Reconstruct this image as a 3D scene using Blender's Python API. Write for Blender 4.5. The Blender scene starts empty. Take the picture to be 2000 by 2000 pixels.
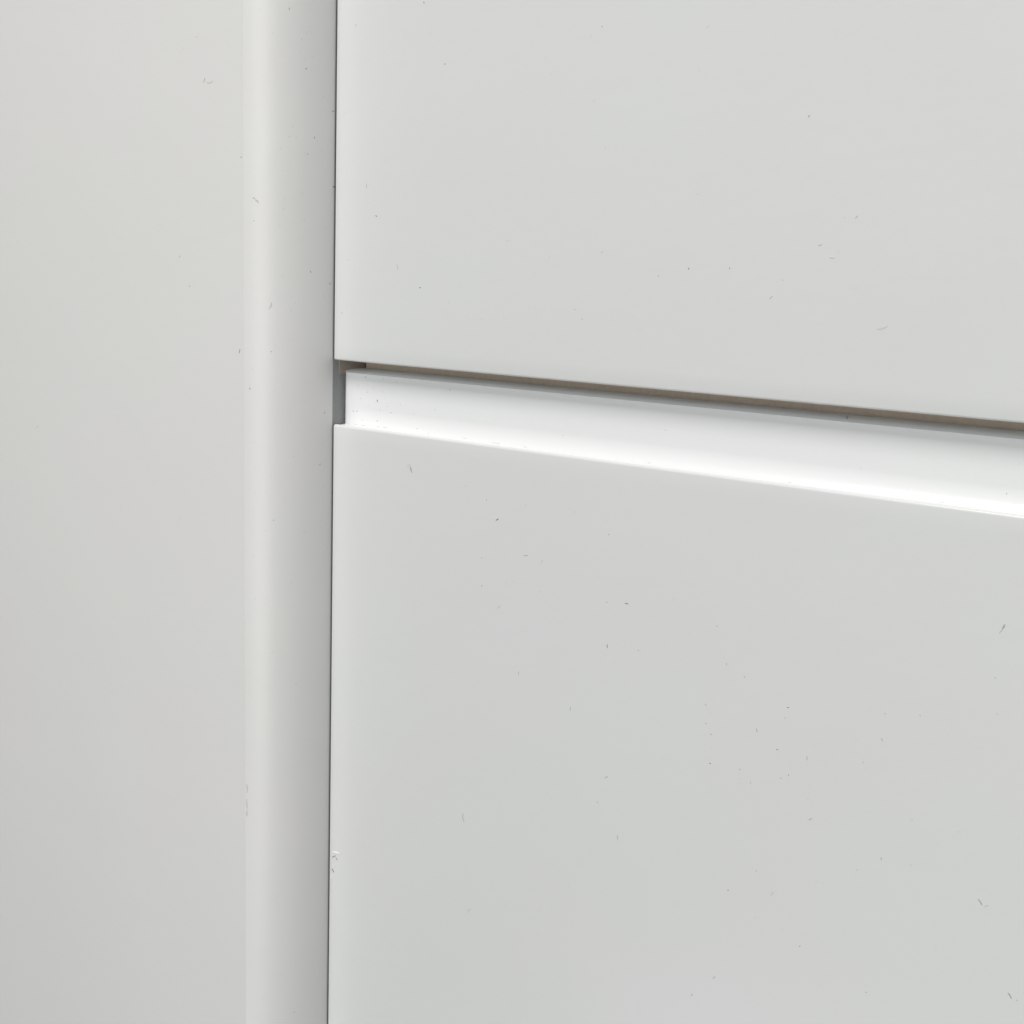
import bpy, bmesh, math, random
from mathutils import Vector, Matrix
S = bpy.context.scene
COL = S.collection

# ---------------------------------------------------------------- camera
cd = bpy.data.cameras.new("camera"); cam = bpy.data.objects.new("camera", cd); COL.objects.link(cam)
S.camera = cam
vx = Vector((-3416., -580., 2600.)).normalized()          # direction of world -X seen by the camera (x right, y down, z forward)
vd = Vector((-480., 14490., 2600.)); vd = (vd - vd.dot(vx) * vx).normalized()   # world down
X = -vx; Z = -vd; Y = Z.cross(X)
right = Vector((X.x, Y.x, Z.x)); down = Vector((X.y, Y.y, Z.y)); fwd = Vector((X.z, Y.z, Z.z))
P0 = Vector((-350., -297.6, 2600.)) / 2600. * 0.514       # seam corner seen from the camera
C = -Vector((P0.dot(X), P0.dot(Y), P0.dot(Z)))
m = Matrix((( right.x, -down.x, -fwd.x, C.x), (right.y, -down.y, -fwd.y, C.y), (right.z, -down.z, -fwd.z, C.z), (0, 0, 0, 1)))
cam.matrix_world = m
cd.sensor_width = 36; cd.lens = 2600 / 2000 * 36; cd.clip_start = .01; cd.clip_end = 50
cd.dof.use_dof = False

# ---------------------------------------------------------------- light
w = bpy.data.worlds.new("World"); S.world = w; w.use_nodes = True
bg = w.node_tree.nodes['Background']; bg.inputs[0].default_value = (0.96, 0.99, 1.0, 1); bg.inputs[1].default_value = .03

def area(name, loc, target, sx, sy, watts, col):
    l = bpy.data.lights.new(name, 'AREA'); l.shape = 'RECTANGLE'; l.size = sx; l.size_y = sy
    l.energy = watts; l.color = col
    o = bpy.data.objects.new(name, l); COL.objects.link(o)
    o.location = loc; o.rotation_euler = (Vector(target) - Vector(loc)).to_track_quat('-Z', 'Y').to_euler()
    return o
area('window_light', (.75, -2.0, .05), (0, 0, 0), .9, 2.4, 27, (1.0, .985, .965))
area('skylight', (0, -1.06, 2.15), (0, 0, 0), 1.0, .6, 59, (1.0, .986, .962))
area('low_fill', (-.1, -1.4, -1.6), (0, 0, -.1), 1.6, .9, 8, (.90, .99, 1.0))  # fill lamp added low in front to brighten the lower parts
S.view_settings.view_transform = 'Standard'; S.view_settings.look = 'None'; S.view_settings.exposure = -0.22
S.render.engine = 'CYCLES'

# ---------------------------------------------------------------- materials
def new_mat(name):
    mt = bpy.data.materials.new(name); mt.use_nodes = True
    return mt, mt.node_tree, mt.node_tree.nodes['Principled BSDF']

def lacquer(name, base, rough=.38, peel=.02):
    mt, t, p = new_mat(name); N = t.nodes; L = t.links
    tc = N.new('ShaderNodeTexCoord')
    n1 = N.new('ShaderNodeTexNoise'); n1.inputs['Scale'].default_value = 9; n1.inputs['Detail'].default_value = 2
    L.new(tc.outputs['Object'], n1.inputs['Vector'])
    r = N.new('ShaderNodeValToRGB')
    r.color_ramp.elements[0].position = .35; r.color_ramp.elements[1].position = .65
    r.color_ramp.elements[0].color = (base[0] * .993, base[1] * 1.0, base[2] * .99, 1)
    r.color_ramp.elements[1].color = (base[0] * 1.0, base[1] * .993, base[2] * 1.0, 1)
    L.new(n1.outputs['Fac'], r.inputs[0])
    # very small pores in the paint
    v = N.new('ShaderNodeTexNoise'); v.inputs['Scale'].default_value = 900; v.inputs['Detail'].default_value = 3
    L.new(tc.outputs['Object'], v.inputs['Vector'])
    mr = N.new('ShaderNodeMapRange'); mr.inputs['From Min'].default_value = .70; mr.inputs['From Max'].default_value = .80
    mr.inputs['To Min'].default_value = 0; mr.inputs['To Max'].default_value = .25
    L.new(v.outputs['Fac'], mr.inputs['Value'])
    mx = N.new('ShaderNodeMix'); mx.data_type = 'RGBA'
    L.new(mr.outputs[0], mx.inputs['Factor']); L.new(r.outputs[0], mx.inputs['A'])
    mx.inputs['B'].default_value = (.45, .44, .42, 1)
    L.new(mx.outputs['Result'], p.inputs['Base Color'])
    p.inputs['Roughness'].default_value = rough
    p.inputs['Specular IOR Level'].default_value = .5
    b1 = N.new('ShaderNodeBump'); b1.inputs['Strength'].default_value = peel * 4; b1.inputs['Distance'].default_value = .0002
    n2 = N.new('ShaderNodeTexNoise'); n2.inputs['Scale'].default_value = 1400; n2.inputs['Detail'].default_value = 2
    L.new(tc.outputs['Object'], n2.inputs['Vector']); L.new(n2.outputs['Fac'], b1.inputs['Height'])
    b2 = N.new('ShaderNodeBump'); b2.inputs['Strength'].default_value = .5; b2.inputs['Distance'].default_value = .00012
    n3 = N.new('ShaderNodeTexNoise'); n3.inputs['Scale'].default_value = 190; n3.inputs['Detail'].default_value = 1.5
    L.new(tc.outputs['Object'], n3.inputs['Vector']); L.new(n3.outputs['Fac'], b2.inputs['Height'])
    b3 = N.new('ShaderNodeBump'); b3.inputs['Strength'].default_value = .5; b3.inputs['Distance'].default_value = .0012
    n4 = N.new('ShaderNodeTexNoise'); n4.inputs['Scale'].default_value = 14; n4.inputs['Detail'].default_value = 1
    L.new(tc.outputs['Object'], n4.inputs['Vector']); L.new(n4.outputs['Fac'], b3.inputs['Height'])
    L.new(b1.outputs['Normal'], b2.inputs['Normal']); L.new(b2.outputs['Normal'], b3.inputs['Normal'])
    L.new(b3.outputs['Normal'], p.inputs['Normal'])
    return mt

def plain(name, col, rough=.7):
    mt, t, p = new_mat(name)
    n = t.nodes.new('ShaderNodeTexNoise'); n.inputs['Scale'].default_value = 700; n.inputs['Detail'].default_value = 4
    tc = t.nodes.new('ShaderNodeTexCoord'); t.links.new(tc.outputs['Object'], n.inputs['Vector'])
    r = t.nodes.new('ShaderNodeValToRGB')
    r.color_ramp.elements[0].color = (*[c * .85 for c in col], 1); r.color_ramp.elements[1].color = (*[min(1, c * 1.15) for c in col], 1)
    t.links.new(n.outputs['Fac'], r.inputs[0]); t.links.new(r.outputs[0], p.inputs['Base Color'])
    p.inputs['Roughness'].default_value = rough
    return mt

M_PANEL = lacquer('panel_lacquer', (.795, .793, .788), .34)
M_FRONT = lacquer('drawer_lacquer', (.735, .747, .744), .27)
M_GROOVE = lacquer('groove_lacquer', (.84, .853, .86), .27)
M_MDF = plain('raw_fibreboard', (.80, .69, .57), .85)
M_END_SHADE = plain('groove_end_shade', (.31, .315, .32), .7)  # grey standing in for the shadow at the groove's left end
M_STRIP_SHADE = plain('shaded_fibreboard', (.38, .33, .28), .85)  # darker copy of the raw board, gap shade put into the colour
M_DARK = plain('dark_dirt', (.13, .128, .12))
M_MID = plain('grey_dirt', (.40, .40, .392))
M_PALE = plain('pale_smudge', (.61, .612, .60))
M_CHIP = plain('bare_white_filler', (.86, .86, .85), .6)

# ---------------------------------------------------------------- helpers
def link(name, me, mat, parent=None):
    o = bpy.data.objects.new(name, me); COL.objects.link(o)
    if mat: me.materials.append(mat)
    if parent: o.parent = parent
    return o

def finish(bm, name, mat, parent, sharp=35):
    bmesh.ops.recalc_face_normals(bm, faces=bm.faces)
    me = bpy.data.meshes.new(name); bm.to_mesh(me); bm.free()
    for p in me.polygons: p.use_smooth = True
    me.set_sharp_from_angle(angle=math.radians(sharp))
    return link(name, me, mat, parent)

def arc(cx, cy, rx, ry, a0, a1, n):
    return [(cx + rx * math.cos(math.radians(a0 + (a1 - a0) * i / n)), cy + ry * math.sin(math.radians(a0 + (a1 - a0) * i / n))) for i in range(n + 1)]

def sweep(loop, stations, place, name, mat, parent, sharp=35):
    """closed loop of 2-D points repeated at every station, quads between, end caps"""
    bm = bmesh.new(); rings = []
    for s in stations:
        rings.append([bm.verts.new(place(a, b, s)) for a, b in loop])
    n = len(loop)
    for r0, r1 in zip(rings, rings[1:]):
        for i in range(n):
            bm.faces.new((r0[i], r0[(i + 1) % n], r1[(i + 1) % n], r1[i]))
    bm.faces.new(rings[0]); bm.faces.new(rings[-1])
    return finish(bm, name, mat, parent, sharp)

MM = .001
# ---------------------------------------------------------------- the cabinet
cab = bpy.data.objects.new('cabinet', None); COL.objects.link(cab)
cab['label'] = 'satin white cabinet with flat drawer fronts, finger groove and rounded side panel'
cab['category'] = 'cabinet'

# side panel: flat face, arris, then a wide round-over turning back to the drawers
R = 30.2 * MM; A0 = 22.
prof = [(0, 60 * MM), (0, 2 * MM)]
for i in range(41):
    a = math.radians(90 + (A0 - 90) * i / 40)
    prof.append((-R + R * math.sin(a), -R * math.cos(a)))
FACE_Y = -R * math.cos(math.radians(A0))
prof += [(-.100, FACE_Y), (-.200, FACE_Y), (-.322, FACE_Y)] + [(-.326, FACE_Y + .004), (-.326, .06)]
zs = [-.42 + .84 * i / 28 for i in range(29)]
side = sweep(prof, zs, lambda a, b, s: (a, b, s), 'side_panel', M_PANEL, cab, 10)
side.data.materials.append(M_END_SHADE)               # shade painted grey on the inner edge, seen only at the end of the groove
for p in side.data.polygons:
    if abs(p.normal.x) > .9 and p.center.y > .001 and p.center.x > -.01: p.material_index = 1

# pieces of the drawers
T = 16 * MM; XL = .62 * MM; XR = .62; GAP = 25 * MM
PW = 9 * MM; PD = .12 * MM                      # soft ease of the left edge of each front
def front_place(a, b, s):
    if a < .0035:
        u = max(0, 1 - (s - XL) / PW)
        a = a + PD * u * u
        if s - XL < .2 * MM: a += .12 * MM * (1 - (s - XL) / (.2 * MM)) ** 2
    return (s, a, b)
def groove_place(a, b, s):
    if b > -GAP - .0012 and b < -.012 and .0016 < a < GD and s < .011:      # the cove dies out towards the groove's end
        u = (s - XL) / (.011 - XL); k_ = 1 - u * u * (3 - 2 * u)
        a += (GD - a) * k_
    if a < .0051 and s - XL < EW:                # the back of the groove is eased at its end
        a += EW * (1 - math.sqrt(max(0, 1 - (1 - (s - XL) / EW) ** 2)))
    return (s, a, b)
EW = 2.6 * MM; GD = 5 * MM
st = [XL + d * MM for d in (0, .04, .08, .13, .2, .35, .5, .75, 1, 1.3, 1.6, 2, 2.4, 3, 4, 5, 6, 7.5, 9, 10.5, 12)] + [.02, .05, .1, .15, .2, .25, .3, .4, .5, XR]

# upper front (y, z)
r = .7 * MM
up = [(0, .36), (0, .2), (0, .1), (0, .03), (0, .006)] + [(r - r * math.cos(t), r - r * math.sin(t)) for t in [math.radians(d) for d in (0, 22, 45, 67, 90)]] + [(T, 0), (T, .36)]
upper = sweep(up, st, front_place, 'drawer_front', M_FRONT, cab)

# lower front board with a rounded lip, and the finger groove profile let in behind the lip
zl = -GAP; LT = 1.3 * MM
low = [(T, -.42), (0, -.42), (0, -.3), (0, -.2), (0, -.1), (0, zl - .006)]
low += [(1.0 * MM - 1.0 * MM * math.cos(math.radians(d)), zl - 1.0 * MM + 1.0 * MM * math.sin(math.radians(d))) for d in (0, 15, 30, 45, 60, 75, 90)]
low += [(LT - .1 * MM, zl), (LT, zl - .1 * MM), (LT, zl - 8 * MM), (T, zl - 8 * MM)]
lower = sweep(low, st, front_place, 'drawer_front', M_FRONT, cab)
RC = 9.5 * MM; cz = zl + 7.0 * MM
gr = [(T, -4.5 * MM), (T, zl - 7.9 * MM), (LT + .12 * MM, zl - 7.9 * MM), (LT + .12 * MM, zl - .8 * MM)]
gr += [(GD - RC * (1 - math.cos(math.radians(d))), cz - RC * math.sin(math.radians(d))) for d in (51, 48, 44, 38, 32, 26, 20, 14, 8, 4, 0)]
gr += [(GD, -10 * MM), (GD, -4.9 * MM), (5.8 * MM, -4.5 * MM), (7 * MM, -4.15 * MM), (9 * MM, -3.85 * MM), (13 * MM, -3.65 * MM), (T - .0008, -3.55 * MM)]
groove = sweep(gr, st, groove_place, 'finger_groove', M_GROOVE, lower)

# raw board rail in the gap behind the two fronts
bm = bmesh.new(); bmesh.ops.create_cube(bm, size=1)
for v in bm.verts:
    v.co = Vector((.31 + v.co.x * .6194, .0265 + v.co.y * .018, .004 + v.co.z * .05))
bmesh.ops.bevel(bm, geom=bm.edges[:], offset=.0006, segments=2, affect='EDGES')
v0 = len(bm.verts)
q = bmesh.ops.create_cube(bm, size=1)['verts']    # added rail return along the side panel, shade put into its brown
for v in q: v.co = Vector((.00031 + v.co.x * .0004, .0104 + v.co.y * .0146, .011 + v.co.z * .033))
for f in bm.faces:
    if f.calc_center_median().x < .0006 and all(v.co.y < .0178 for v in f.verts): f.material_index = 1
rail = finish(bm, 'rail', M_MDF, cab)
rail.data.materials.append(M_STRIP_SHADE)
# cabinet body behind
bm = bmesh.new(); bmesh.ops.create_cube(bm, size=1)
for v in bm.verts:
    v.co = Vector((.147 + v.co.x * .942, .29 + v.co.y * .42, -.03 + v.co.z * .776))
body = finish(bm, 'carcass', M_PANEL, cab)
for v in body.data.vertices: v.co.y = max(v.co.y, .062)
#MARKS
# dust specks, nicks and scratches: (part, kind, position in 0.01 mm, normal in 0.01, run in 0.01 mm, half width in 0.001 mm)
MARKS = [
(1,2,4343,0,12718,0,-100,0,0,0,0,376),(1,1,1035,0,12237,0,-100,0,0,0,0,374),(1,0,4683,0,11683,0,-100,0,11,0,50,340),(1,2,5378,0,10591,0,-100,0,0,0,0,374),
(1,2,11933,0,11300,0,-100,0,0,0,0,341),(1,0,11532,0,11052,0,-100,0,34,0,25,311),(1,0,4361,0,12068,0,-100,0,0,0,0,341),(1,0,2397,0,10839,0,-100,0,0,0,0,351),
(1,1,4458,0,8615,0,-100,0,0,0,0,363),(1,0,9980,0,9969,0,-100,0,0,0,0,319),(1,0,11736,0,9057,0,-100,0,54,0,42,312),(1,1,9907,0,7481,0,-100,0,0,0,0,339),
(1,0,12253,0,7560,0,-100,0,23,0,34,312),(1,0,12667,0,7532,0,-100,0,0,0,0,310),(1,1,1684,0,6512,0,-100,0,17,0,72,379),(1,0,2112,0,5992,0,-100,0,0,0,0,359),
(1,2,2201,0,5420,0,-100,0,0,0,0,397),(1,1,8384,0,4600,0,-100,0,0,0,0,350),(1,0,12291,0,4269,0,-100,0,68,0,34,316),(1,1,3295,0,3604,0,-100,0,-19,0,72,375),
(1,2,4420,0,2882,0,-100,0,0,0,0,390),(1,1,14495,0,3575,0,-100,0,0,0,0,324),(1,0,5803,0,2404,0,-100,0,0,0,0,347),(1,1,11325,0,2401,0,-100,0,0,0,0,340),
(1,1,11631,0,2095,0,-100,0,0,0,0,339),(1,0,5694,0,2037,0,-100,0,0,0,0,348),(1,0,7616,0,2280,0,-100,0,0,0,0,339),(1,0,9689,0,2384,0,-100,0,0,0,0,330),
(1,0,9404,0,2406,0,-100,0,0,0,0,331),(1,0,7353,0,1914,0,-100,0,52,0,37,341),(1,0,8333,0,1995,0,-100,0,0,0,0,336),(1,0,10307,0,1623,0,-100,0,0,0,0,328),
(1,0,13610,0,2285,0,-100,0,0,0,0,313),(1,0,9595,0,3510,0,-100,0,0,0,0,329),(1,0,9238,0,3209,0,-100,0,0,0,0,331),(1,0,4089,0,4097,0,-100,0,0,0,0,352),
(1,0,6282,0,3067,0,-100,0,0,0,0,344),(1,0,9762,0,6025,0,-100,0,0,0,0,325),(1,0,9626,0,8999,0,-100,0,0,0,0,322),(1,0,9767,0,10514,0,-100,0,0,0,0,319),
(1,1,443,4,1808,-2,-100,0,0,0,0,391),(1,0,798,0,3813,-1,-100,0,0,0,0,367),(1,0,554,2,9156,-1,-100,0,0,0,0,361),(1,0,15771,0,10989,0,-100,0,47,0,38,292),
(1,0,15553,0,9749,0,-100,0,0,0,0,295),(1,2,19287,0,8240,0,-100,0,0,0,0,310),(1,0,17106,0,6986,0,-100,0,0,0,0,292),(1,0,15722,0,6087,0,-100,0,27,0,29,299),
(1,1,20977,0,5400,0,-100,0,27,0,33,291),(1,0,20606,0,5385,0,-100,0,0,0,0,278),(1,1,19926,0,4600,0,-100,0,44,0,16,297),(1,0,20041,0,4558,0,-100,0,0,0,0,282),
(1,0,20320,0,4257,0,-100,0,95,0,-6,281),(1,0,20498,0,4405,0,-100,0,31,0,57,280),(1,2,15578,0,3823,0,-100,0,0,0,0,334),(1,2,17011,0,3873,0,-100,0,0,0,0,327),
(1,1,18813,0,3572,0,-100,0,0,0,0,304),(1,1,18465,0,3049,0,-100,0,39,0,39,306),(1,0,22002,0,2332,0,-100,0,171,0,53,276),(1,0,19855,0,3867,0,-100,0,0,0,0,284),
(1,0,21065,0,3405,0,-100,0,0,0,0,279),(1,0,19169,0,2820,0,-100,0,0,0,0,288),(2,2,8317,0,-5126,0,-100,0,49,0,30,382),(2,1,7801,0,-4473,0,-100,0,0,0,0,365),
(2,1,9571,0,-4460,0,-100,0,0,0,0,357),(2,1,11687,0,-4390,0,-100,0,0,0,0,347),(2,1,7668,0,-6606,0,-100,0,0,0,0,369),(2,0,7819,0,-6846,0,-100,0,0,0,0,350),
(2,1,9647,0,-6220,0,-100,0,77,0,23,359),(2,0,10346,0,-6329,0,-100,0,46,0,78,338),(2,1,10351,0,-7408,0,-100,0,0,0,0,358),(2,0,9142,0,-7208,0,-100,0,0,0,0,345),
(2,0,8823,0,-7318,0,-100,0,0,0,0,346),(2,1,7706,0,-7641,0,-100,0,0,0,0,370),(2,0,8511,0,-8276,0,-100,0,69,0,61,349),(2,0,12840,0,-5560,0,-100,0,0,0,0,326),
(2,1,13076,0,-4965,0,-100,0,0,0,0,342),(2,2,13119,0,-7278,0,-100,0,0,0,0,362),(2,2,13914,0,-7188,0,-100,0,50,0,1,358),(2,2,13222,0,-8792,0,-100,0,-3,0,53,364),
(2,1,14465,0,-8683,0,-100,0,0,0,0,340),(2,0,13580,0,-9256,0,-100,0,0,0,0,328),(2,1,9512,0,-10542,0,-100,0,-2,0,56,366),(2,1,11818,0,-11324,0,-100,0,-3,0,64,356),
(2,0,16252,0,-8974,0,-100,0,0,0,0,316),(2,0,15909,0,-9971,0,-100,0,0,0,0,319),(2,1,17096,0,-9960,0,-100,0,0,0,0,330),(2,0,16742,0,-9765,0,-100,0,0,0,0,315),
(2,0,16533,0,-8314,0,-100,0,0,0,0,314),(2,0,8107,0,-11329,0,-100,0,0,0,0,355),(2,0,12744,0,-6493,0,-100,0,0,0,0,328),(2,0,15685,0,-6715,0,-100,0,0,0,0,315),
(2,1,6788,0,-4099,0,-100,0,0,0,0,370),(2,0,6891,0,-4292,0,-100,0,0,0,0,351),(2,0,6927,0,-4643,0,-100,0,0,0,0,351),(2,0,7617,0,-5224,0,-100,0,0,0,0,349),
(2,2,19963,0,-9399,0,-100,0,0,0,0,332),(2,1,17328,0,-7309,0,-100,0,0,0,0,325),(2,1,17757,0,-8468,0,-100,0,0,0,0,325),(2,1,18413,0,-8748,0,-100,0,0,0,0,322),
(2,0,17336,0,-10179,0,-100,0,0,0,0,313),(2,1,17156,0,-10584,0,-100,0,0,0,0,331),(2,1,17365,0,-10897,0,-100,0,0,0,0,330),(2,0,17108,0,-10994,0,-100,0,0,0,0,315),
(2,0,18655,0,-9366,0,-100,0,0,0,0,306),(2,1,18961,0,-10370,0,-100,0,20,0,-52,322),(2,2,19704,0,-10825,0,-100,0,0,0,0,335),(2,0,19717,0,-11006,0,-100,0,0,0,0,303),
(2,1,20710,0,-10851,0,-100,0,1,0,58,315),(2,2,17394,0,-11879,0,-100,0,0,0,0,348),(2,1,18466,0,-11806,0,-100,0,0,0,0,326),(2,0,18497,0,-12245,0,-100,0,0,0,0,310),
(2,1,18872,0,-12143,0,-100,0,0,0,0,325),(2,1,20143,0,-11548,0,-100,0,0,0,0,318),(2,1,19893,0,-11716,0,-100,0,0,0,0,319),(2,1,22509,0,-10516,0,-100,0,0,0,0,306),
(2,0,22586,0,-10673,0,-100,0,0,0,0,290),(2,1,23029,0,-9681,0,-100,0,27,0,-35,302),(2,1,23054,0,-8870,0,-100,0,0,0,0,301),(2,1,24089,0,-8674,0,-100,0,0,0,0,296),
(2,1,26100,0,-7114,0,-100,0,0,0,0,285),(2,1,26255,0,-8133,0,-100,0,0,0,0,285),(2,0,26835,0,-9752,0,-100,0,0,0,0,270),(2,0,22708,0,-11156,0,-100,0,0,0,0,290),
(2,1,20845,0,-12143,0,-100,0,0,0,0,316),(2,1,20978,0,-12758,0,-100,0,42,0,37,316),(2,1,24127,0,-11864,0,-100,0,0,0,0,300),(2,0,21640,0,-5873,0,-100,0,0,0,0,288),
(2,0,22237,0,-7464,0,-100,0,0,0,0,288),(2,1,19885,0,-9747,0,-100,0,0,0,0,317),(2,0,23633,0,-7835,0,-100,0,0,0,0,282),(2,0,26198,0,-10363,0,-100,0,0,0,0,274),
(2,0,23839,0,-11596,0,-100,0,0,0,0,286),(2,2,18331,0,-15972,0,-100,0,0,0,0,349),(2,1,19278,0,-14999,0,-100,0,0,0,0,327),(2,1,21320,0,-14709,0,-100,0,0,0,0,317),
(2,1,22597,0,-13917,0,-100,0,0,0,0,310),(2,1,23310,0,-13333,0,-100,0,0,0,41,306),(2,1,24219,0,-13261,0,-100,0,0,0,0,302),(2,0,24587,0,-13049,0,-100,0,0,0,0,285),
(2,0,24925,0,-12390,0,-100,0,0,0,0,282),(2,0,25519,0,-11835,0,-100,0,0,0,0,279),(2,0,19879,0,-15572,0,-100,0,46,0,75,309),(2,1,26182,0,-5629,0,-100,0,29,0,76,282),
(2,1,26126,0,-5771,0,-100,0,35,0,48,283),(2,1,7119,0,-16638,0,-100,0,1,0,92,385),(2,1,7149,0,-16773,0,-100,0,37,0,-66,385),(2,0,24600,0,-15273,0,-100,0,0,0,0,287),
(2,1,20944,0,-16999,0,-100,0,0,0,0,322),(2,0,25177,0,-15508,0,-100,0,0,0,0,285),(2,0,25576,0,-15205,0,-100,0,0,0,0,283),(2,1,18035,0,-19147,0,-100,0,33,0,55,338),
(2,0,22022,0,-17730,0,-100,0,0,0,0,302),(2,0,21670,0,-18053,0,-100,0,0,0,0,304),(2,1,23210,0,-17710,0,-100,0,0,0,0,312),(2,0,25318,0,-16383,0,-100,0,0,0,0,286),
(2,1,27382,0,-16231,0,-100,0,57,0,-74,291),(2,1,27588,0,-16294,0,-100,0,0,0,0,290),(2,0,19337,0,-16577,0,-100,0,0,0,0,312),(2,0,22250,0,-15332,0,-100,0,0,0,0,298),
(2,0,18672,0,-14207,0,-100,0,0,0,0,312),(2,1,17240,0,-20076,0,-100,0,0,0,0,343),(2,1,14007,0,-15443,0,-100,0,3,0,66,352),(2,1,13431,0,-13409,0,-100,0,53,0,42,352),
(2,1,13123,0,-14407,0,-100,0,0,0,0,354),(2,0,11143,0,-14827,0,-100,0,0,0,0,346),(2,0,7548,0,-20321,0,-100,0,70,0,95,369),(2,0,12475,0,-16993,0,-100,0,0,0,0,343),
(2,0,12948,0,-18075,0,-100,0,0,0,0,342),(2,0,12052,0,-17845,0,-100,0,0,0,0,346),(2,0,10797,0,-19246,0,-100,0,0,0,0,353),(2,0,12301,0,-19720,0,-100,0,0,0,0,347),
(2,0,4744,0,-14735,0,-100,0,0,0,0,374),(2,0,4897,0,-24508,0,-100,0,0,0,0,386),(2,0,1005,0,-19102,0,-100,0,0,0,0,396),(2,1,26301,0,-13734,0,-100,0,61,0,-73,293),
(2,0,26496,0,-13794,0,-100,0,57,0,43,277),(0,1,-4507,-2800,11827,0,-100,0,0,0,0,383),(0,0,-5261,-2800,11459,0,-100,0,0,0,0,368),(0,1,-4084,-2800,10237,0,-100,0,35,0,78,384),
(0,0,-3909,-2800,10135,0,-100,0,51,0,-59,364),(0,0,-3732,-2800,10162,0,-100,0,165,0,28,363),(0,0,-9682,-2800,11523,0,-100,0,0,0,0,387),(0,1,-2026,-2800,7395,0,-100,0,0,0,0,378),
(0,1,-5642,-2800,3726,0,-100,0,0,0,0,400),(0,1,-5069,-2800,2601,0,-100,0,0,0,0,398),(0,0,-11277,-2800,3581,0,-100,0,0,0,0,404),(0,0,-11200,-2800,5597,0,-100,0,0,0,0,402),
(0,0,-4032,-2800,7239,0,-100,0,0,0,0,368),(0,0,-2745,-2800,6968,0,-100,0,0,0,0,363),(0,1,-578,-1776,12653,80,-60,0,0,0,0,370),(0,0,-339,-1391,11632,88,-47,0,0,0,0,354),
(0,1,-262,-1229,10629,91,-42,0,0,0,0,375),(0,1,-141,-912,8208,95,-31,0,0,0,0,379),(0,1,-231,-1158,7600,92,-39,0,0,0,0,379),(0,0,-425,-1544,8175,85,-52,0,0,0,0,358),
(0,1,-1527,-2625,5928,49,-87,0,0,0,0,379),(0,0,-1443,-2575,5819,52,-85,0,63,40,-57,360),(0,0,-1528,-2625,5113,49,-87,0,0,0,0,361),(0,1,-177,-1019,3311,94,-33,0,0,0,0,386),
(0,1,-6,-192,2890,100,-7,0,0,0,0,390),(0,0,-35,-456,2425,99,-16,0,0,0,0,370),(0,0,-1028,-2269,2016,66,-75,0,34,30,126,365),(0,0,-514,-1686,1866,84,-55,0,0,0,0,366),
(0,0,-282,-1274,5202,91,-42,0,0,0,0,363),(0,2,-2149,-2800,262,0,-100,0,18,0,68,408),(0,1,-1681,-2707,-1122,44,-90,0,0,0,0,388),(0,1,-998,-2243,299,66,-75,0,0,0,0,386),
(0,0,-267,-1241,-1570,91,-42,0,0,0,0,372),(0,1,-26,-390,-2033,99,-13,0,0,0,0,396),(0,1,-57,-585,-4038,98,-19,0,0,0,0,398),(0,0,-461,-1604,-3692,85,-52,0,0,0,0,373),
(0,0,-28,-412,-4919,99,-13,0,0,0,0,380),(0,0,-1746,-2738,-5004,42,-91,0,0,0,0,374),(0,0,-938,-2187,-6163,69,-73,0,0,0,0,375),(0,0,-256,-1217,-6677,92,-39,0,0,0,0,378),
(0,0,-362,-1433,1203,88,-47,0,0,0,0,367),(0,0,-5828,-2800,-6686,0,-100,0,0,0,0,394),(0,1,-396,-1494,-26950,87,-50,0,0,0,0,425),(0,0,-1228,-2430,-26233,59,-80,0,0,0,0,401),
(0,0,-1835,-2777,-17159,39,-92,0,6,3,-194,390),(0,0,-1816,-2769,-17808,39,-92,0,15,7,-237,391),(0,0,-1837,-2779,-18203,39,-92,0,5,2,132,391),(0,0,-10132,-2800,-19752,0,-100,0,0,0,0,430),
(0,0,-7619,-2800,-21490,0,-100,0,0,0,0,421),(0,0,-7251,-2800,-22321,0,-100,0,0,0,0,420),(3,1,1278,500,-610,0,-100,0,0,0,0,393),(3,2,1917,500,-1462,0,-100,0,0,0,0,411),
(3,0,2204,500,-1087,0,-100,0,0,0,0,370),(3,0,1252,389,-2244,0,-87,48,0,0,0,375),(3,1,2022,405,-2213,0,-92,39,0,0,0,391),(3,1,2455,500,-1632,0,-100,0,0,0,0,389),
(3,1,651,491,-1967,-4,-99,12,0,0,0,398),(3,1,845,490,-1949,-1,-99,16,0,0,0,397),(3,0,2315,500,-1331,0,-100,0,0,0,0,370),(3,0,2220,500,-599,0,-100,0,0,0,0,370),
(3,1,2908,500,-664,0,-100,0,0,0,0,386),(3,1,5549,500,-764,0,-100,0,0,0,0,374),(3,0,3793,500,-1785,0,-100,0,0,0,0,364),(3,1,4758,265,-2423,0,-75,66,0,0,0,378),
(3,1,4115,356,-2302,0,-87,48,0,0,0,382),(3,1,20797,882,-388,0,-15,99,-99,237,14,305),(3,1,25763,474,-2016,0,-98,19,0,0,0,282),(3,0,901,500,-934,0,-100,0,0,0,0,376),
(3,0,1461,500,-1678,0,-100,0,0,0,0,374),(3,0,2058,500,-1784,0,-100,0,0,0,0,372),(3,0,2647,498,-1849,0,-100,3,0,0,0,369),(3,0,3111,500,-1497,0,-100,0,0,0,0,367),
(3,0,3441,500,-1180,0,-100,0,0,0,0,365),(3,0,1719,500,-988,0,-100,0,0,0,0,372),(3,0,1397,500,-1171,0,-100,0,0,0,0,374),(3,0,1047,500,-1436,0,-100,0,0,0,0,376),
(3,0,3640,476,-2009,0,-98,19,0,0,0,365),(3,0,4853,500,-1538,0,-100,0,0,0,0,359),(3,0,10698,494,-1904,0,-99,10,0,0,0,334),(3,0,14757,500,-1333,0,-100,0,0,0,0,315),
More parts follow.
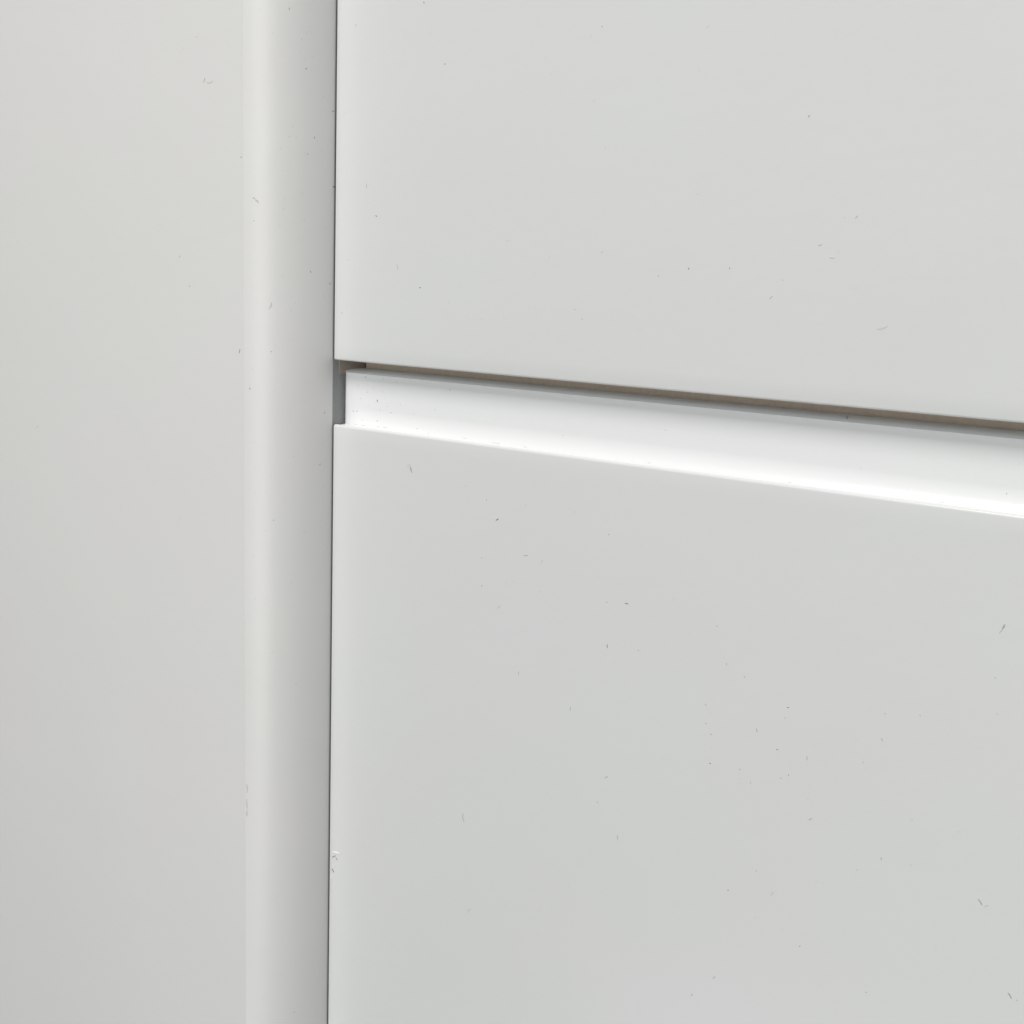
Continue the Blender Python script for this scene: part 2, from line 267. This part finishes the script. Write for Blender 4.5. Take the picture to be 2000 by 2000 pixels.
(2,0,4037,0,-3646,0,-100,0,88,0,48,363),(2,1,4169,0,-3805,0,-100,0,46,0,-116,381),(0,0,-15711,-2800,-3904,0,-100,0,53,0,55,434),(2,2,309,6,-20362,-2,-100,0,78,-1,58,443),
(2,2,460,4,-20404,-2,-100,0,38,-1,-37,442),(2,2,256,7,-20987,-2,-100,0,54,-1,-51,444),(2,3,427,4,-20168,-2,-100,0,206,-3,37,631),(2,3,374,5,-20724,-2,-100,0,74,-1,121,633),
(2,3,198,9,-21277,-2,-100,0,20,0,96,635),(0,2,0,0,6496,100,0,0,0,67,5,406),(0,1,-1,-86,9245,100,-1,0,1,49,18,382),(3,0,6483,266,-2422,0,-75,66,72,0,0,352),
(3,0,7873,250,-2441,0,-75,66,69,0,0,346),(3,0,1408,259,-2430,0,-75,66,81,0,0,374),(3,0,8062,246,-2445,0,-75,66,69,0,0,345),(3,0,2546,279,-2407,0,-75,66,79,0,0,369),
(3,0,2200,279,-2407,0,-75,66,79,0,0,371),(3,0,9271,249,-2442,0,-75,66,67,0,0,340),(3,0,1014,270,-2427,-5,-77,64,88,-6,1,376),(3,0,14348,260,-2430,0,-75,66,58,0,0,317),
(3,0,19375,228,-2465,0,-69,72,50,0,0,295),(3,0,24079,243,-2449,0,-75,66,44,0,0,275),(2,0,22548,0,-14102,0,-100,0,0,0,0,178),(2,0,13817,0,-11205,0,-100,0,0,0,0,180),
(2,0,17180,0,-11170,0,-100,0,0,0,0,169),(2,0,9348,0,-6585,0,-100,0,0,0,0,240),(2,0,8721,0,-5260,0,-100,0,0,0,0,217),(2,0,9255,0,-5937,0,-100,0,0,0,0,286),
(0,0,-723,-1960,-11344,77,-64,0,0,0,0,308),(2,0,20651,0,-8049,0,-100,0,0,0,0,248),(2,0,21478,0,-12239,0,-100,0,0,0,0,181),(1,0,787,0,4912,-1,-100,0,0,0,0,202),
(0,0,-784,-2029,-176,75,-66,0,0,0,0,205),(2,0,21375,0,-11067,0,-100,0,0,0,0,202),(0,0,-689,-1920,5570,77,-64,0,0,0,0,271),(0,0,-645,-1864,5919,79,-62,0,0,0,0,240),
(1,0,2682,0,8606,0,-100,0,0,0,0,212),(0,0,-497,-1660,-8642,84,-55,0,0,0,0,250),(0,0,-945,-2194,-11447,69,-73,0,0,0,0,276),(2,0,11055,0,-16248,0,-100,0,0,0,0,257),
(2,0,17159,0,-11300,0,-100,0,0,0,0,240),(0,0,-185,-1040,-809,94,-33,0,0,0,0,295),(1,0,8492,0,2057,0,-100,0,0,0,0,247),(0,0,-432,-1556,2116,85,-52,0,0,0,0,207),
(1,0,3638,0,6100,0,-100,0,0,0,0,279),(0,0,-1486,-2602,-4111,52,-85,0,0,0,0,231),(0,0,-8,-212,-7363,100,-7,0,0,0,0,271),(2,0,13047,0,-16280,0,-100,0,0,0,0,219),
(2,0,15669,0,-12163,0,-100,0,0,0,0,245),(2,0,25340,0,-11282,0,-100,0,0,0,0,164),(2,0,18825,0,-14582,0,-100,0,0,0,0,189),(1,0,6029,0,3009,0,-100,0,0,0,0,208),
(0,0,-64,-616,-7243,98,-19,0,0,0,0,219),(1,0,8087,0,3215,0,-100,0,0,0,0,271),(3,0,13859,456,-2082,0,-96,29,0,0,0,227),(2,0,20147,0,-12878,0,-100,0,0,0,0,191),
(2,0,11703,0,-13108,0,-100,0,0,0,0,222),(2,0,23010,0,-9859,0,-100,0,0,0,0,241),(0,0,-311,-1335,-5052,90,-44,0,0,0,0,258),(0,0,-526,-1702,-1935,82,-57,0,0,0,0,222),
(0,0,-1511,-2616,-9306,49,-87,0,0,0,0,296),(1,0,3468,0,2541,0,-100,0,0,0,0,262),(2,0,6451,0,-7264,0,-100,0,0,0,0,299),(0,0,-1464,-2588,11350,52,-85,0,0,0,0,197),
(2,0,20856,0,-13144,0,-100,0,0,0,0,204),(2,0,21052,0,-10257,0,-100,0,0,0,0,233),(2,0,17837,0,-11708,0,-100,0,0,0,0,247),(1,0,11295,0,4374,0,-100,0,0,0,0,261),
(2,0,16037,0,-14572,0,-100,0,0,0,0,175),(3,0,25116,500,-976,0,-100,0,0,0,0,167),(2,0,6256,0,-6755,0,-100,0,0,0,0,201),(2,0,16586,0,-13921,0,-100,0,0,0,0,188),
(1,0,616,2,11104,-1,-100,0,0,0,0,299),(1,0,10490,0,4370,0,-100,0,0,0,0,230),(0,0,-1569,-2648,283,47,-88,0,0,0,0,301),(1,0,13658,0,2286,0,-100,0,0,0,0,201),
(2,0,16667,0,-13091,0,-100,0,0,0,0,255),(1,0,2183,0,2707,0,-100,0,0,0,0,242),(2,0,20393,0,-17163,0,-100,0,0,0,0,188),(1,0,13589,0,1851,0,-100,0,0,0,0,242),
(1,0,2828,0,8786,0,-100,0,0,0,0,290),(0,0,-830,-2079,12261,73,-69,0,0,0,0,197),(2,0,18021,0,-13919,0,-100,0,0,0,0,225),(0,0,-33,-444,2360,99,-13,0,0,0,0,267),
(1,0,14795,0,1337,0,-100,0,0,0,0,184),(2,0,8431,0,-7905,0,-100,0,0,0,0,224),(2,0,20655,0,-15321,0,-100,0,0,0,0,174),(1,0,13409,0,3122,0,-100,0,0,0,0,185),
(0,0,-174,-1010,11081,94,-33,0,0,0,0,216),(0,0,-47,-532,-6269,99,-16,0,0,0,0,273),(1,0,1847,0,9349,0,-100,0,0,0,0,260),(1,0,1419,0,2433,0,-100,0,0,0,0,216),
(1,0,9258,0,3307,0,-100,0,0,0,0,175),(1,0,12312,0,4305,0,-100,0,0,0,0,199),(2,0,24413,0,-15601,0,-100,0,0,0,0,214),(1,0,693,1,2110,-1,-100,0,0,0,0,216),
(1,0,11735,0,3581,0,-100,0,0,0,0,200),(0,0,-1299,-2481,12573,57,-82,0,0,0,0,207),(1,0,11701,0,2878,0,-100,0,0,0,0,249),(1,0,9717,0,1381,0,-100,0,0,0,0,232),
(1,0,847,0,8592,0,-100,0,0,0,0,197),(2,0,19213,0,-15735,0,-100,0,0,0,0,174),(2,0,16330,0,-12436,0,-100,0,0,0,0,208),(1,0,8852,0,3060,0,-100,0,0,0,0,233),
(0,0,-66,-629,3020,98,-22,0,0,0,0,268),(1,0,10310,0,2807,0,-100,0,0,0,0,181),(0,0,-1588,-2658,2464,47,-88,0,0,0,0,211),(2,0,25895,0,-9193,0,-100,0,0,0,0,204),
(2,0,10240,0,-14080,0,-100,0,0,0,0,229),(0,0,-876,-2126,556,71,-71,0,0,0,0,226),(0,0,-189,-1051,10578,94,-33,0,0,0,0,222),(0,0,-1040,-2280,6443,66,-75,0,0,0,0,297),
(1,0,2040,0,5141,0,-100,0,0,0,0,225),(1,0,3513,0,6435,0,-100,0,0,0,0,248),(0,0,-547,-1733,721,82,-57,0,0,0,0,235),(0,0,-637,-1855,191,79,-62,0,0,0,0,242),
(2,0,12892,0,-4455,0,-100,0,0,0,0,260),(1,0,14241,0,3994,0,-100,0,0,0,0,259),(0,0,-27,-397,-7824,99,-13,0,0,0,0,246),(2,0,22144,0,-12659,0,-100,0,0,0,0,174),
(2,0,18701,0,-12303,0,-100,0,0,0,0,234),(0,0,-147,-929,-9291,95,-31,0,0,0,0,226),(2,0,16665,0,-5937,0,-100,0,0,0,0,164),(2,0,25885,0,-3358,0,-100,0,0,0,0,216),
(2,0,22599,0,-8832,0,-100,0,0,0,0,190),(2,0,14354,0,-5147,0,-100,0,0,0,0,251),(2,0,13085,0,-14295,0,-100,0,0,0,0,220),(2,0,20052,0,-13563,0,-100,0,0,0,0,246),
(0,0,-1590,-2660,-367,47,-88,0,0,0,0,247),(2,0,11099,0,-6122,0,-100,0,0,0,0,193),(0,0,-556,-1745,11478,82,-57,0,0,0,0,188),(1,0,13056,0,1167,0,-100,0,0,0,0,222),
(2,0,18437,0,-11972,0,-100,0,0,0,0,226),(1,0,1053,0,9921,0,-100,0,0,0,0,291),(2,0,13245,0,-3537,0,-100,0,0,0,0,179),(2,0,24677,0,-15671,0,-100,0,0,0,0,208),
(0,0,-286,-1283,10941,91,-42,0,0,0,0,229),(2,0,16350,0,-7713,0,-100,0,0,0,0,215),(2,0,23920,0,-7711,0,-100,0,0,0,0,161),(1,0,447,4,1755,-2,-100,0,0,0,0,229),
(2,0,21425,0,-7210,0,-100,0,0,0,0,201),(2,0,6526,0,-10600,0,-100,0,0,0,0,295),(2,0,22443,0,-13078,0,-100,0,0,0,0,165),(2,0,20662,0,-11725,0,-100,0,0,0,0,204),
(2,0,19896,0,-13610,0,-100,0,0,0,0,239),(2,0,18507,0,-7833,0,-100,0,0,0,0,253),(0,0,-1194,-2406,4751,59,-80,0,0,0,0,213),(2,0,18536,0,-11542,0,-100,0,0,0,0,175),
(0,0,-489,-1647,8562,84,-55,0,0,0,0,294),(2,0,9458,0,-5740,0,-100,0,0,0,0,285),(1,0,1740,0,5883,0,-100,0,0,0,0,245),(1,0,1593,0,5754,0,-100,0,0,0,0,196),
(0,0,-24,-377,4955,99,-13,0,0,0,0,301),(1,0,2805,0,4323,0,-100,0,0,0,0,232),(2,0,7165,0,-7139,0,-100,0,0,0,0,287),(2,0,24949,0,-11696,0,-100,0,0,0,0,203),
(2,0,19587,0,-11951,0,-100,0,0,0,0,240),(1,0,3420,0,3951,0,-100,0,0,0,0,205),(2,0,18902,0,-13930,0,-100,0,0,0,0,241),(2,0,10143,0,-8053,0,-100,0,0,0,0,204),
(0,0,-1042,-2282,-11056,66,-75,0,0,0,0,249),(2,0,18368,0,-11060,0,-100,0,0,0,0,245),(2,0,3222,0,-7578,0,-100,0,0,0,0,293),(2,0,18026,0,-10998,0,-100,0,0,0,0,182),
(2,0,22391,0,-11839,0,-100,0,0,0,0,174),(2,0,22226,0,-10386,0,-100,0,0,0,0,190),(2,0,13061,0,-9720,0,-100,0,0,0,0,228),(1,0,2640,0,3429,0,-100,0,0,0,0,233),
(1,0,9183,0,3615,0,-100,0,0,0,0,187),(1,0,6801,0,1857,0,-100,0,0,0,0,208),(0,0,-1536,-2630,-7603,49,-87,0,0,0,0,285),(1,0,11537,0,2038,0,-100,0,0,0,0,261),
(1,0,614,2,5565,-1,-100,0,0,0,0,197),(0,0,-103,-782,-6837,97,-25,0,0,0,0,268),(1,0,2405,0,1426,0,-100,0,0,0,0,278),(0,0,-287,-1286,7629,91,-42,0,0,0,0,194),
(2,0,21512,0,-12677,0,-100,0,0,0,0,235),(2,0,21104,0,-6359,0,-100,0,0,0,0,164),(0,0,-353,-1416,-3555,88,-47,0,0,0,0,267),(2,0,14060,0,-5518,0,-100,0,0,0,0,225),
(0,0,-550,-1737,145,82,-57,0,0,0,0,267),(0,0,-1473,-2594,-5022,52,-85,0,0,0,0,233),(2,0,21699,0,-11362,0,-100,0,0,0,0,194),(0,0,-1132,-2357,-5084,62,-79,0,0,0,0,265),
(1,0,10208,0,3411,0,-100,0,0,0,0,216),(2,0,5078,0,-3237,0,-100,0,0,0,0,263),(0,0,-362,-1432,11204,88,-47,0,0,0,0,237),(2,0,18738,0,-17150,0,-100,0,0,0,0,210),
(2,0,17798,0,-10818,0,-100,0,0,0,0,166),(2,0,18049,0,-16731,0,-100,0,0,0,0,230),(0,0,-307,-1326,6165,90,-44,0,0,0,0,246),(0,0,-618,-1830,1858,80,-60,0,0,0,0,220),
(2,0,20724,0,-8850,0,-100,0,0,0,0,227),(1,0,14135,0,4916,0,-100,0,0,0,0,237),(3,0,11256,500,-885,0,-100,0,0,0,0,222),(2,0,7627,0,-7994,0,-100,0,0,0,0,206),
(1,0,7420,0,2492,0,-100,0,0,0,0,230),(2,0,4713,0,-12651,0,-100,0,0,0,0,208),(2,0,20482,0,-6543,0,-100,0,0,0,0,167),(1,0,12131,0,4061,0,-100,0,0,0,0,210),
(1,0,10066,0,4855,0,-100,0,0,0,0,181),(2,0,12995,0,-12496,0,-100,0,0,0,0,223),(2,0,21292,0,-12771,0,-100,0,0,0,0,205),(2,0,18627,0,-10673,0,-100,0,0,0,0,166),
(1,0,3163,0,9908,0,-100,0,0,0,0,254),(1,0,12361,0,1406,0,-100,0,0,0,0,177),(2,0,15268,0,-14555,0,-100,0,0,0,0,248),(1,0,11106,0,3524,0,-100,0,0,0,0,249),
(2,0,7713,0,-7133,0,-100,0,0,0,0,241),(2,0,20179,0,-7919,0,-100,0,0,0,0,162),(1,0,7766,0,3833,0,-100,0,0,0,0,231),(0,0,-1168,-2385,4113,62,-79,0,0,0,0,234),
(1,0,13868,0,1843,0,-100,0,0,0,0,258),(0,0,-39,-482,-10538,99,-16,0,0,0,0,220),(0,0,-265,-1236,11875,91,-42,0,0,0,0,282),(0,0,-631,-1847,-5410,79,-62,0,0,0,0,315),
(0,0,-965,-2212,11792,69,-73,0,0,0,0,267),(1,0,6530,0,2926,0,-100,0,0,0,0,269),(2,0,16545,0,-17574,0,-100,0,0,0,0,191),(1,0,7941,0,2198,0,-100,0,0,0,0,283),
(2,0,13748,0,-10665,0,-100,0,0,0,0,224),(2,0,20283,0,-12580,0,-100,0,0,0,0,251),(1,0,10207,0,4070,0,-100,0,0,0,0,266),(1,0,14747,0,3279,0,-100,0,0,0,0,177),
(2,0,19312,0,-12207,0,-100,0,0,0,0,238),(2,0,21373,0,-11618,0,-100,0,0,0,0,243),(2,0,8186,0,-9677,0,-100,0,0,0,0,193),(0,0,-712,-1948,3145,77,-64,0,0,0,0,232),
(0,0,-781,-2027,4984,75,-66,0,0,0,0,276),(2,0,11208,0,-12584,0,-100,0,0,0,0,198),(1,0,7425,0,3803,0,-100,0,0,0,0,274),(2,0,14284,0,-14521,0,-100,0,0,0,0,203),
(1,0,13570,0,1588,0,-100,0,0,0,0,246),(2,0,25044,0,-10331,0,-100,0,0,0,0,160),(1,0,10048,0,2571,0,-100,0,0,0,0,225),(2,0,9299,0,-19486,0,-100,0,0,0,0,294),
(1,0,3445,0,583,0,-100,0,0,0,0,213),(2,0,20615,0,-11700,0,-100,0,0,0,0,183),(0,0,-262,-1231,-10458,91,-42,0,0,0,0,263),(0,0,-319,-1350,-5744,90,-44,0,0,0,0,236),
(2,0,6839,0,-6359,0,-100,0,0,0,0,190),(1,0,1051,0,1046,0,-100,0,0,0,0,216),(0,0,-928,-2178,9965,69,-73,0,0,0,0,205),(2,0,13159,0,-7566,0,-100,0,0,0,0,269),
(2,0,23399,0,-11492,0,-100,0,0,0,0,213),(0,0,-764,-2007,7729,75,-66,0,0,0,0,289),(0,0,-1604,-2667,5834,47,-88,0,0,0,0,209),(2,0,12731,0,-4875,0,-100,0,0,0,0,252),
(1,0,10001,0,4006,0,-100,0,0,0,0,184),(2,0,24734,0,-8046,0,-100,0,0,0,0,193),(2,0,23537,0,-10190,0,-100,0,0,0,0,208),(0,0,-705,-1939,6932,77,-64,0,0,0,0,230),
(0,0,-60,-599,7759,98,-19,0,0,0,0,291),(2,0,16052,0,-15006,0,-100,0,0,0,0,228),(0,0,-1149,-2370,-6576,62,-79,0,0,0,0,267),(0,0,-561,-1754,8181,82,-57,0,0,0,0,288),
(1,0,8493,0,1532,0,-100,0,0,0,0,188),(2,0,20326,0,-16658,0,-100,0,0,0,0,259),(2,0,23204,0,-8513,0,-100,0,0,0,0,207),(2,0,19565,0,-14463,0,-100,0,0,0,0,201),
(0,0,-48,-538,9685,98,-19,0,0,0,0,280),(2,0,10413,0,-11872,0,-100,0,0,0,0,211),(2,0,20039,0,-10920,0,-100,0,0,0,0,253),(2,0,13517,0,-2966,0,-100,0,0,0,0,227),
(0,0,-5,-162,-10344,100,-4,0,0,0,0,248),(2,0,23162,0,-17489,0,-100,0,0,0,0,228),(0,0,-1561,-2644,-3164,49,-87,0,0,0,0,247),(2,0,5469,0,-8274,0,-100,0,0,0,0,211),
(2,0,22059,0,-10055,0,-100,0,0,0,0,222),(2,0,9675,0,-5812,0,-100,0,0,0,0,184),(1,0,7350,0,3441,0,-100,0,0,0,0,266),(1,0,3180,0,6556,0,-100,0,0,0,0,214),
(2,0,13780,0,-12714,0,-100,0,0,0,0,241),(1,0,7202,0,3405,0,-100,0,0,0,0,284),(1,0,5481,0,3158,0,-100,0,0,0,0,247),(1,0,2881,0,10765,0,-100,0,0,0,0,257),
(2,0,27179,0,-11564,0,-100,0,0,0,0,170),(2,0,17781,0,-3228,0,-100,0,0,0,0,159),(2,0,17452,0,-21020,0,-100,0,0,0,0,175),(0,0,-1005,-2249,-4479,66,-75,0,0,0,0,214),
(2,0,18450,0,-11225,0,-100,0,0,0,0,223),(1,0,3578,0,4356,0,-100,0,0,0,0,235),(1,0,5392,0,3920,0,-100,0,0,0,0,239),(2,0,15834,0,-3828,0,-100,0,0,0,0,252),
(2,0,7937,0,-8804,0,-100,0,0,0,0,200),(2,0,9940,0,-5475,0,-100,0,0,0,0,203),(1,0,2970,0,2243,0,-100,0,0,0,0,263),(1,0,2362,0,7711,0,-100,0,0,0,0,190),
(2,0,13075,0,-17766,0,-100,0,0,0,0,180),(2,0,21374,0,-15984,0,-100,0,0,0,0,193),
]
random.seed(3)
owners = {0: side, 1: upper, 2: lower, 3: lower}
bms = {}
def add_mark(bm, kind, p, n, run, hw):
    n.normalize()
    L = run.length
    t = run.normalized() if L > 1e-7 else n.orthogonal().normalized()
    t = (t - t.dot(n) * n).normalized()
    if L < 1e-7:
        t = (Matrix.Rotation(random.uniform(0, 6.28), 3, n) @ t); L = hw * random.uniform(0, .9)
    b = n.cross(t)
    k = 8; ht = (.10 if kind == 3 else .03) * MM
    bend = random.uniform(-.25, .25) * L
    base, top = [], []
    segs = 4 if L > hw * 2.5 else 1
    spine = []
    for i in range(segs + 1):
        u = i / segs * 2 - 1
        spine.append((u * L, bend * (1 - u * u), hw * (1 - .55 * abs(u) ** 2) * random.uniform(.7, 1.15)))
    left = [(a, c + w_) for a, c, w_ in spine]; rightside = [(a, c - w_) for a, c, w_ in reversed(spine)]
    ring = left + [(L + hw * .6, 0)] + rightside + [(-L - hw * .6, 0)]
    vb = [bm.verts.new(p + t * a + b * c - n * .004 * MM) for a, c in ring]
    vt = [bm.verts.new(p + t * a * .8 + b * (c * .6) + n * ht * random.uniform(.6, 1.3)) for a, c in ring]
    m_ = len(ring); fs = []
    for i in range(m_):
        fs.append(bm.faces.new((vb[i], vb[(i + 1) % m_], vt[(i + 1) % m_], vt[i])))
    fs.append(bm.faces.new(vt))
    for f in fs: f.material_index = kind
for part, kind, x, y, z, nx, ny, nz, rx, ry, rz, hw in MARKS:
    bm = bms.setdefault(part, bmesh.new())
    add_mark(bm, kind, Vector((x, y, z)) * 1e-5, Vector((nx, ny, nz)), Vector((rx, ry, rz)) * 1e-5, hw * 1e-6)
for part, bm in bms.items():
    me = bpy.data.meshes.new('dust_specks'); bmesh.ops.recalc_face_normals(bm, faces=bm.faces); bm.to_mesh(me); bm.free()
    o = link('dust_specks', me, None, owners[part])
    for mt in (M_PALE, M_MID, M_DARK, M_CHIP): me.materials.append(mt)
    o['kind'] = 'stuff'
